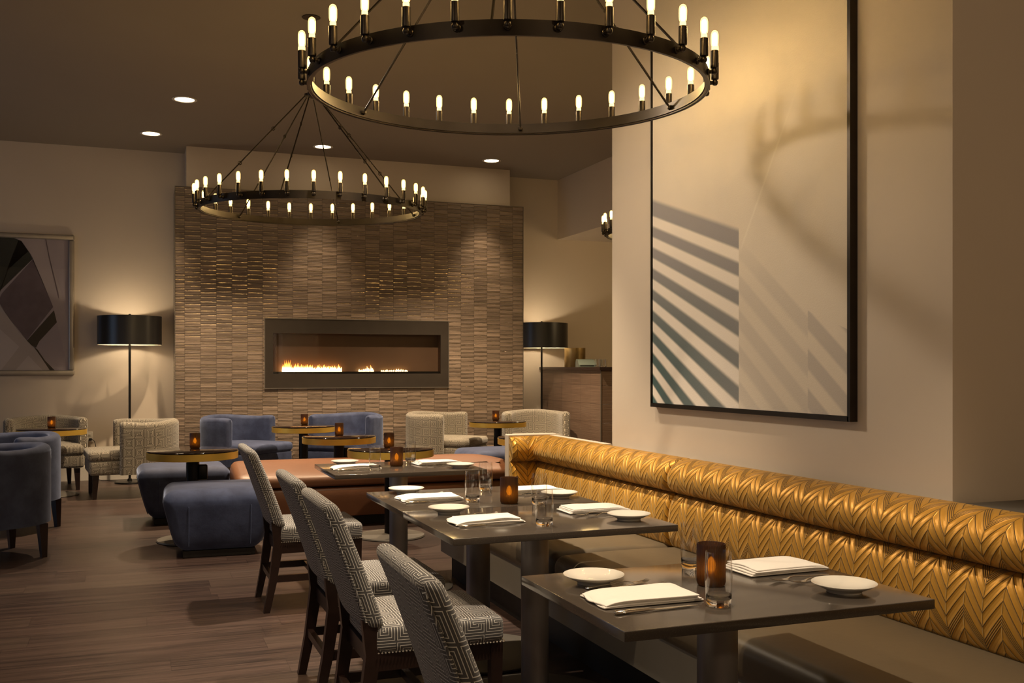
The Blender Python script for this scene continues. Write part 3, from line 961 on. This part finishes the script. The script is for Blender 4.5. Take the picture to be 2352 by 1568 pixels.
# ------------------------------------------------------------------ round brass tables
def round_table(box_side=0):
    t = thing('round_table', '', 'table')
    v, f = lathe([(0, .699), (.339, .699), (.343, .702), (.343, .708), (.339, .711), (0, .711)], 72, close=False); MB().add(v, f).obj('glass_top', M['smoked'], t)
    v, f = lathe([(0, .644), (.340, .644), (.345, .647), (.345, .699), (.338, .7), (0, .7)], 72, close=False); MB().add(v, f).obj('brass_rim', M['brass'], t)
    v, f = lathe([(0, .02), (.050, .02), (.050, .644), (0, .644)], 28, close=False); MB().add(v, f).obj('post', M['black_metal'], t)
    v, f = lathe([(0, 0), (.265, 0), (.272, .006), (.268, .016), (.06, .03), (0, .03)], 48, close=False); MB().add(v, f).obj('base_disc', M['disc'], t)
    if box_side:
        MB().add(*rbox(.07, .06, .12, .012, 2, c=(.075, -.01, .535))).obj('socket_box', M['black_metal'], t)
    return t
rt1, rt2 = Kind(round_table()), Kind(round_table(1))
RG = 'round brass rimmed tables'
rt1.put((-.826, 11.66, 0), 0, 'round brass rimmed table between patterned tub chair and blue tub chair at far left', RG)
rt2.put((.425, 8.24, 0), 0, 'round brass rimmed table standing between the two blue ottomans', RG)
rt2.put((1.809, 9.44, 0), .4, 'round brass rimmed table just behind the leather bench', RG)
rt1.put((1.75, 11.2, 0), 0, 'round brass rimmed table between the two blue chairs by the fireplace', RG)
rt1.put((4.096, 11.35, 0), 0, 'round brass rimmed table between the two patterned chairs right of the fireplace', RG)
rt1.put((1.925, 7.87, 0), 0, 'round brass rimmed table in front of the leather bench', RG)
rt1.put((3.49, 8.66, 0), 0, 'round brass rimmed table mostly hidden behind the banquette end', RG)

# ------------------------------------------------------------------ tub chairs
def tub_chair(fab):
    t = thing('tub_chair', '', 'armchair')
    # plan path: centre line of the shell, open towards +x
    RC, TH, XA = .375, .105, .17
    path = []
    n = 9
    for k in range(n): path.append((XA - XA * k / n, RC, (0, 1)))
    m_ = 30
    for k in range(m_ + 1):
        a = PI / 2 + PI * k / m_; path.append((RC * math.cos(a), RC * math.sin(a), (math.cos(a), math.sin(a))))
    for k in range(1, n + 1): path.append((XA * k / n, -RC, (0, -1)))
    # end rounding: extra stations beyond both ends
    er = .035
    pre = [(XA + er * math.sin(q), RC, (0, 1)) for q in (PI / 2, PI / 2 * .8, PI / 2 * .55, PI / 2 * .28)]
    post = [(x, -y, (0, -1)) for x, y, _ in pre[::-1]]
    sh = [1 - er * (1 - math.cos(q)) / (TH / 2) for q in (PI / 2, PI / 2 * .8, PI / 2 * .55, PI / 2 * .28)]
    P_ = pre + path + post; S_ = sh + [1] * len(path) + sh[::-1]
    z0, z1 = .248, .788
    sec = []   # (offset across thickness -1..1, z) loop: outside going up, over the top, inside going down
    for k in range(7): sec.append((1, z0 + (z1 - .045 - z0) * k / 6))
    for k in range(1, 9):
        a = PI * k / 9; sec.append((math.cos(a), z1 - .045 + .045 * math.sin(a)))
    for k in range(7): sec.append((-1, z1 - .045 - (z1 - .045 - z0) * k / 6))
    L = [0.0]
    for a, b in zip(P_, P_[1:]): L.append(L[-1] + math.dist(a[:2], b[:2]))
    A = [0.0]
    for a, b in zip(sec, sec[1:]): A.append(A[-1] + math.dist((a[0] * TH / 2, a[1]), (b[0] * TH / 2, b[1])))
    A.append(A[-1] + TH)
    def fn(i, j):
        x, y, nn = P_[i]; o, z = sec[j]
        zz = z0 + (z - z0) * (1 - (1 - S_[i]) * .03) + (.006 if z > .7 else 0) * math.sin(i * .3)
        o = o * TH / 2 * S_[i]
        back = max(0, -x / RC)
        return (x + nn[0] * o, y + nn[1] * o, zz + (.012 * back if z > .5 else 0))
    v, f, uv = grid(len(P_), len(sec), fn, lambda i, j: (L[i] * (1.0), A[j]), closed_v=True)
    m = MB().add(v, f, uv); ns = len(sec)
    for i, fl_ in ((0, 0), (len(P_) - 1, 1)):
        idx = [i * ns + j for j in range(ns)]; m.f.append(tuple(idx if fl_ else idx[::-1])); m.mi.append(0); m.uv.append(None)
    m.obj('backrest', fab, t, smooth=65)
    def rnd_back(x, y, ox):
        X_ = x + ox                      # the rear follows the round shell
        return y * (min(1, math.sqrt(max(.0004, .395 ** 2 - X_ * X_)) / .362) if X_ < 0 else 1)
    MB().add(*rbox(.82, .72, .15, .03, 3, (12, 6, 1), (.085, 0, .322), lambda x, y, z: (x, rnd_back(x, y, .085), z))).obj('seat_base', fab, t, smooth=60)
    def fcu(x, y, z): return (x, rnd_back(x, y, .09), z + (.014 * (1 - (x / .42) ** 2) * (1 - (y / .37) ** 2) if z > 0 else 0))
    MB().add(*rbox(.84, .725, .105, .04, 4, (12, 6, 1), (.090, 0, .442), fcu)).obj('seat_cushion', fab, t, smooth=60)
    for sx, sy in ((.43, .29), (.43, -.29), (-.285, .265), (-.285, -.265)):
        v, f = taper((sx * 1.03, sy * 1.03, 0), (sx, sy, .24), .036, .062); MB().add(v, f).obj('leg', M['dark_wood'], t, smooth=0)
    return t
pk, bk = Kind(tub_chair(M['key_small'])), Kind(tub_chair(M['velvet']))
PG, BG = 'patterned tub chairs', 'blue velvet tub chairs'
pk.put((-.95, 12.52 - .04, 0), R(-82), 'patterned tub chair below the silver framed picture', PG)
pk.put((.02, 11.47, 0), R(186), 'patterned tub chair in front of the floor lamp, turned to the left', PG)
bk.put((-1.00, 8.00, 0), R(208), 'nearest blue velvet tub chair at the left edge of the picture', BG)
bk.put((-1.02, 9.34, 0), R(226), 'second blue velvet tub chair from the left edge, in front of a round table', BG)
bk.put((1.12, 11.93, 0), R(-46), 'blue velvet tub chair left of the round table, below the fireplace', BG)
bk.put((2.40, 12.0, 0), R(-128), 'blue velvet tub chair right of the round table, below the fireplace', BG)
pk.put((3.56, 11.98, 0), R(-40), 'patterned tub chair against the right part of the tiled wall', PG)
pk.put((4.83, 11.98, 0), R(-100), 'patterned tub chair in front of the lamp by the bar counter', PG)

# ------------------------------------------------------------------ votives
def votive():
    t = thing('votive_candle', '', 'candle holder')
    r, h = .040, .118
    prof = [(0, .004), (r - .006, .0), (r - .002, .004), (r, .012), (r, h - .003), (r - .0015, h), (r - .0035, h - .002), (r - .0035, .012), (r - .008, .008), (0, .008)]
    v, f = lathe(prof, 160, close=False)
    v = [(x * (1 + .021 * q), y * (1 + .021 * q), z) for (x, y, z) in v for q in (math.cos(40 * math.atan2(y, x)),)]
    MB().add(v, f).obj('ribbed_glass', M['amber'], t, smooth=60)
    v, f = lathe([(0, .009), (.020, .009), (.020, .032), (.018, .034), (0, .034)], 20, close=False); MB().add(v, f).obj('tealight', M['wax'], t)
    v, f = lathe([(0, .036), (.009, .041), (.0135, .052), (.0120, .064), (.006, .076), (0, .082)], 10, close=False); MB().add(v, f).obj('flame', M['candle_flame'], t)
    return t
vk = Kind(votive()); VG = 'amber votive candles'
VOT = [((1.523, 2.445, .745), 'ribbed amber votive on the nearest stone table'), ((1.583, 4.235, .745), 'ribbed amber votive on the pushed together tables, at the seam'),
       ((1.524, 6.08, .745), 'ribbed amber votive on the farthest stone table'),
       ((-.838, 11.80, .711), 'amber votive on the round table at far left'), ((.452, 8.44, .711), 'amber votive on the round table between the ottomans'),
       ((1.80, 11.45, .711), 'amber votive on the round table between the two blue chairs'), ((1.821, 9.50, .711), 'amber votive on the round table just behind the bench'),
       ((1.923, 7.92, .711), 'amber votive on the round table in front of the leather bench'), ((4.138, 11.54, .711), 'amber votive on the round table between the right pair of patterned chairs')]
for k, (p, lab) in enumerate(VOT): vk.put(p, k * .7, lab, VG)

# ------------------------------------------------------------------ tumblers
def tumbler():
    r, h = .0345, .140
    m = MB()
    v, f = lathe([(0, 0), (r * .88, 0), (r * .93, .003), (r * .96, .018), (r * .975, .030), (r * .90, .025), (r * .75, .0185), (r * .4, .0168), (0, .0165)], 48, close=False)
    m.add(v, f, None, 0)
    v, f = lathe([(r * .976, .0302), (r * 1.01, .050), (r * 1.03, .075), (r * 1.0, .115), (r * .955, h - .0012), (r * .945, h), (r * .93, h - .0012), (r * .965, .115), (r * .995, .075), (r * .97, .050), (r * .93, .033), (r * .905, .0262)], 48, close=False)
    m.add(v, f, None, 1)
    return m.obj('water_glass', [M['glass'], M['pane']], None, smooth=60)
g0 = tag(tumbler(), '', 'glass')
GL = [((1.41, 2.228), 'clear water glass in front of the votive on the nearest table'), ((1.594, 2.667), 'clear water glass behind the votive on the nearest table'),
      ((1.445, 4.345), 'water glass left of the pushed together tables votive, nearer of two'), ((1.639, 4.722), 'water glass left of the pushed together tables votive, farther of two'),
      ((1.695, 4.15), 'water glass right of the pushed together tables votive, farther of two'), ((1.485, 3.585), 'water glass right of the pushed together tables votive, nearer of two'),
      ((1.340, 5.875), 'water glass on the farthest stone table, in front of its votive'), ((1.661, 6.26), 'water glass on the farthest stone table, behind its votive')]
g0i = 0
for (x, y), lab in GL:
    g = g0 if g0i == 0 else g0.copy()
    if g0i: COL.objects.link(g)
    g0i += 1
    g.location = (x, y, .7452); g['label'] = lab; g['group'] = 'water glasses on the dining tables'
# small glasses on the bar
v, f = lathe([(0, 0), (.030, 0), (.036, .10), (.0335, .10), (.028, .012), (0, .012)], 24, close=False)
q0 = MB().add(v, f).obj('bar_glass', M['glass'], None)
for k, (x, y) in enumerate(((5.555, 11.60), (5.640, 11.60), (5.60, 11.72), (5.69, 11.72))):
    q = q0 if k == 0 else q0.copy()
    if k: COL.objects.link(q)
    q.location = (x, y, CT + .0005)
    tag(q, ('first', 'second', 'third', 'fourth')[k] + ' small glass from the receipt printer on the bar counter', 'glass', 'small glasses on the bar counter')

# ------------------------------------------------------------------ plates, napkins, cutlery
v, f = lathe([(0, .005), (.040, .005), (.043, 0), (.047, 0), (.049, .006), (.066, .013), (.086, .0235), (.0875, .0250), (.0870, .0262), (.084, .0255), (.064, .0165), (.048, .0105), (0, .0095)], 72, close=False)
p0 = MB().add(v, f).obj('side_plate', M['porcelain'], None, smooth=60); tag(p0, '', 'plate')
PL = [((1.225, 2.588), 'white side plate on the chair side of the nearest table'), ((1.82, 2.245), 'white side plate on the banquette side of the nearest table'),
      ((1.242, 4.760), 'white side plate at the far chair setting of the pushed together tables'), ((1.242, 4.052), 'white side plate at the near chair setting of the pushed together tables'),
      ((1.880, 4.351), 'white side plate at the far banquette setting of the pushed together tables'), ((1.868, 3.615), 'white side plate at the near banquette setting of the pushed together tables'),
      ((1.24, 6.28), 'white side plate on the chair side of the farthest stone table'), ((1.865, 5.84), 'white side plate on the banquette side of the farthest stone table')]
for k, ((x, y), lab) in enumerate(PL):
    p = p0 if k == 0 else p0.copy()
    if k: COL.objects.link(p)
    p.location = (x, y, .7452); p['label'] = lab; p['group'] = 'white side plates'

def napkin(seed, lx=.285, ly=.158):
    r_ = random.Random(seed); m = MB()
    ph = [r_.uniform(0, 6) for _ in range(6)]
    NL = 4; th = .0042
    for k in range(NL):
        top = k / (NL - 1)
        dx = r_.uniform(-.006, .006) - .004 * k; dy = r_.uniform(-.004, .004)
        sx = lx - .010 * r_.random() - .006 * k; sy = ly - .008 * r_.random()
        def f(x, y, z, k=k, sx=sx, sy=sy, top=top):
            e = max(0, -x / (sx / 2))                         # ragged open end at -x
            xx = x + .0045 * math.sin(y * 48 + ph[0] + k * 1.7) * e ** 2 - .004 * e * math.sin(y * 14 + ph[5])
            w = .0028 * top * math.sin(x * 18 + ph[1]) + .0035 * top * math.sin(y * 26 + ph[2] + x * 9)
            sag = -.0025 * k * (abs(x) / (sx / 2)) ** 4 - .0018 * k * (abs(y) / (sy / 2)) ** 4
            ruf = -.0034 * k * e ** 5 + .0012 * e ** 3 * math.sin(y * 70 + ph[3] + k * 1.3) * (k > 0)
            return (xx, y + .005 * math.sin(x * 9 + ph[4]) * (.4 + .6 * top), z + max(-.001 * k, w * 1.3 + sag) + ruf + .0008 * k)
        m.add(*rbox(sx, sy, th, .0019, 2, (22, 14, 1), (dx, dy, .0026 + k * .0050), f))
    return m.obj('folded_napkin', M['linen'], None, smooth=60)
NP = [((1.258, 2.362), 0, 'white folded napkin on the chair side of the nearest table', 1), ((1.825, 2.565), PI, 'white folded napkin on the banquette side of the nearest table', 2),
      ((1.288, 4.490), 0, 'white folded napkin at the far chair setting of the pushed together tables', 3), ((1.305, 3.760), 0, 'white folded napkin at the near chair setting of the pushed together tables', 4),
      ((1.845, 4.600), PI, 'white folded napkin at the far banquette setting of the pushed together tables', 5), ((1.84, 3.895), PI, 'white folded napkin at the near banquette setting of the pushed together tables', 6),
      ((1.262, 6.02), 0, 'white folded napkin on the chair side of the farthest stone table', 7), ((1.80, 6.14), PI, 'white folded napkin on the banquette side of the farthest stone table', 8)]
for (x, y), a, lab, sd in NP:
    o = napkin(sd); o.location = (x, y, .7460); o.rotation_euler.z = a + (sd % 3 - 1) * .02
    tag(o, lab, 'napkin', 'folded white napkins')

def fork():
    m = MB()
    hp = [(-.095, 0, .004), (-.088, 0, .0045), (-.05, 0, .0060), (0, 0, .0085), (.030, 0, .0115), (.046, 0, .0085), (.058, 0, .0055)]
    hr = [(.004, .0014), (.0078, .0018), (.0062, .0018), (.0038, .0018), (.0026, .002), (.0034, .0018), (.0085, .0014)]
    m.add(*tube(hp, hr, 10))
    m.add(*tube([(.056, 0, .0056), (.064, 0, .0042), (.072, 0, .0036)], [(.0085, .0013), (.0112, .0012), (.0112, .0011)], 10))
    for k in range(4):
        y = -.0094 + .00627 * k
        m.add(*tube([(.070, y, .0036), (.090, y, .0042), (.104, y, .0068), (.112, y * .97, .0098)], [(.0018, .0012), (.0016, .0011), (.0013, .001), (.0006, .0006)], 6))
    return m.obj('table_fork', M['cutlery'], None, smooth=60)
def knife():
    m = MB()
    m.add(*tube([(-.125, 0, .006), (-.122, 0, .006), (-.08, 0, .006), (-.03, 0, .006), (-.02, 0, .005), (-.012, 0, .0045)], [(.004, .003), (.0075, .0052), (.0072, .005), (.0062, .0046), (.005, .003), (.0055, .0018)], 12))
    m.add(*tube([(-.014, 0, .0045), (.0, .001, .0045), (.06, .0015, .0045), (.095, .001, .0045), (.112, -.004, .0045), (.116, -.006, .0045)], [(.0055, .0012), (.0085, .0011), (.0095, .0010), (.0085, .0009), (.004, .0007), (.0008, .0005)], 10))
    return m.obj('table_knife', M['cutlery'], None, smooth=60)
f0, k0 = fork(), knife()
fn_ = [0]
def cut(src, x, y, a, lab, cat, grp, z=.7455, pitch=0.0):
    o = src if src.get('category') is None else src.copy()
    if src.get('category') is not None: COL.objects.link(o)
    o.location = (x, y, z); o.rotation_euler = (0, pitch, a)
    tag(o, lab, cat, grp); return o
FG, KG = 'forks at the place settings', 'knives at the place settings'
SET = [('nearest table', 'chair side', 1.245, 2.505, 2.235, 1), ('nearest table', 'banquette side', 1.865, 2.405, None, -1),
       ('pushed together tables', 'far chair setting', 1.27, 4.630, 4.375, 1), ('pushed together tables', 'near chair setting', 1.29, 3.905, 3.648, 1),
       ('pushed together tables', 'far banquette setting', 1.86, 4.478, None, -1), ('pushed together tables', 'near banquette setting', 1.86, 3.765, None, -1),
       ('farthest stone table', 'chair side', 1.25, 6.155, 5.90, 1), ('farthest stone table', 'banquette side', 1.85, 5.985, None, -1)]
for where, side, x, y, ky, s in SET:
    base = 0 if s > 0 else PI
    cut(f0, x + .016 * s, y + .020 * s, base + .10, 'steel fork nearer the plate, %s of the %s' % (side, where), 'fork', FG)
    cut(f0, x + .050 * s, y - .016 * s, base + .05, 'steel fork nearer the napkin, %s of the %s' % (side, where), 'fork', FG)
    if ky: cut(k0, x - .008, ky, .05, 'steel knife beside the napkin, %s of the %s' % (side, where), 'knife', KG)

# ------------------------------------------------------------------ wall outlet and cord
t = thing('wall_outlet', 'white double power outlet on the wall beside the patterned chairs', 'outlet', (-.515, YF, .522))
MB().add(*rbox(.082, .008, .125, .003, 2, c=(0, -.004, 0))).obj('cover_plate', M['plastic_white'], t)
for z in (-.027, .027):
    m = MB().add(*rbox(.036, .004, .030, .0018, 2, c=(0, -.009, z))); m.obj('socket', M['plastic_white'], t)
m = MB()
m.add(*rbox(.034, .038, .030, .008, 2, c=(-.500, YF - .031, .495)))
pts = [(-.485, YF - .05, .494), (-.455, YF - .06, .47), (-.44, YF - .06, .38), (-.462, YF - .055, .20), (-.45, YF - .06, .06), (-.40, YF - .10, .012), (-.32, YF - .16, .008), (-.22, YF - .26, .008), (-.14, YF - .24, .008), (-.07, YF - .20, .008), (.06, YF - .16, .008), (.18, YF - .14, .008), (.27, YF - .12, .02), (.30, YF - .06, .06), (.24, YF - .05, .02), (.12, YF - .3, .008), (.09, YF - .40, .010)]
fine = []
for i in range(len(pts) - 1):
    p_0, p_1, p_2, p_3 = [Vector(pts[max(0, min(len(pts) - 1, i + d))]) for d in (-1, 0, 1, 2)]
    for k in range(5):
        q = k / 5
        fine.append(.5 * ((2 * p_1) + (p_2 - p_0) * q + (2 * p_0 - 5 * p_1 + 4 * p_2 - p_3) * q * q + (3 * p_1 - p_0 - 3 * p_2 + p_3) * q ** 3))
m.add(*tube(fine, .0045, 6))
tag(m.obj('power_cord', M['cord'], None), 'black cord running from the wall outlet along the floor to the lamp', 'cord')

# ------------------------------------------------------------------ light
def light(kind, name, loc, power, col, **kw):
    d = bpy.data.lights.new(name, kind); d.energy = power; d.color = col
    for k, v in kw.items(): setattr(d, k, v)
    o = bpy.data.objects.new(name, d); COL.objects.link(o); o.location = loc
    return o
WARM = (1.0, .735, .46)
def spot(x, y, p, size=70, blend=.6, aim=None):
    o = light('SPOT', 'downlight_and_fill_spot', (x, y, CZ - .02), p, (1.0, .80, .57) if 1.3 < x < 1.6 and y < 7 else WARM, spot_size=R(size), spot_blend=blend, shadow_soft_size=.05)
    if aim:
        o.rotation_euler = (Vector(aim) - Vector(o.location)).to_track_quat('-Z', 'Y').to_euler()
    return o
for x, y in LOUNGE_DL: spot(x, y, 200, 56, 1.0)
for x, y, p, c in ((1.52, 6.15, 560, 72), (1.45, 4.4, 350, 54), (1.45, 2.4, 240, 54), (2.1, 8.9, 420, 70), (1.0, 10.7, 520, 96), (3.6, 10.7, 640, 96), (4.9, 10.9, 300, 60), (-.6, 9.0, 170, 75), (.1, 5.2, 220, 75), (-2.6, 8.0, 150, 75), (-.2, 2.6, 160, 75)):  # spots before the tile wall are added wash light, with no fitting there
    spot(x, y, p, c)
light('POINT', 'bar_fill_light', (7.2, 9.6, 2.6), 42, (1.0, .70, .34), shadow_soft_size=.5)  # added fill to brighten the far right wall, no fixture stands here
light('POINT', 'rear_fill_light', (1.7, -1.4, 2.6), 42, (1.0, .74, .46), shadow_soft_size=.12)  # added fill behind the camera for the end face of the pier
light('POINT', 'left_fill_light', (-1.0, 1.6, 2.6), 15, (1.0, .76, .50), shadow_soft_size=.07)  # unseen fill, placed at the left to warm the chair backs
# picture light: an adjustable ceiling spot turned onto the painting
o = light('SPOT', 'picture_spot', (-.1, 7.3, CZ - .02), 560, (1.0, .82, .62), spot_size=R(40), spot_blend=1.0, shadow_soft_size=.20)
o.rotation_euler = (Vector((2.63, 4.2, 1.65)) - o.location).to_track_quat('-Z', 'Y').to_euler()
for x, y in ((-.058, 12.60), (5.19, 12.62)):
    light('POINT', 'lamp_light', (x, y, 1.80), 7.0, (1.0, .80, .55), shadow_soft_size=.03)
for p, _ in VOT: light('POINT', 'candle_light', (p[0], p[1], p[2] + .060), .011, (1.0, .62, .18), shadow_soft_size=.010)
# evening daylight at the left windows
for y, pw_ in ((1.6, 4), (9.4, 14)):
    o = light('AREA', 'window_daylight', (-5.0, y, 1.85), pw_, (.55, .72, 1.0), shape='RECTANGLE', size=2.6, size_y=2.4)
    o.rotation_euler = (0, R(-90), 0)
w = bpy.data.worlds.new('evening'); SC.world = w; w.use_nodes = True
w.node_tree.nodes['Background'].inputs[0].default_value = (.35, .5, .8, 1); w.node_tree.nodes['Background'].inputs[1].default_value = .06

# ------------------------------------------------------------------ view
SC.view_settings.view_transform = 'Standard'; SC.view_settings.look = 'None'
SC.view_settings.exposure = 0.55; SC.view_settings.gamma = 1.0; SC.view_settings.use_curve_mapping = False
SC.cycles.use_denoising = True
SC.cycles.max_bounces = 10; SC.cycles.transparent_max_bounces = 12
SC.cycles.sample_clamp_indirect = 6.0
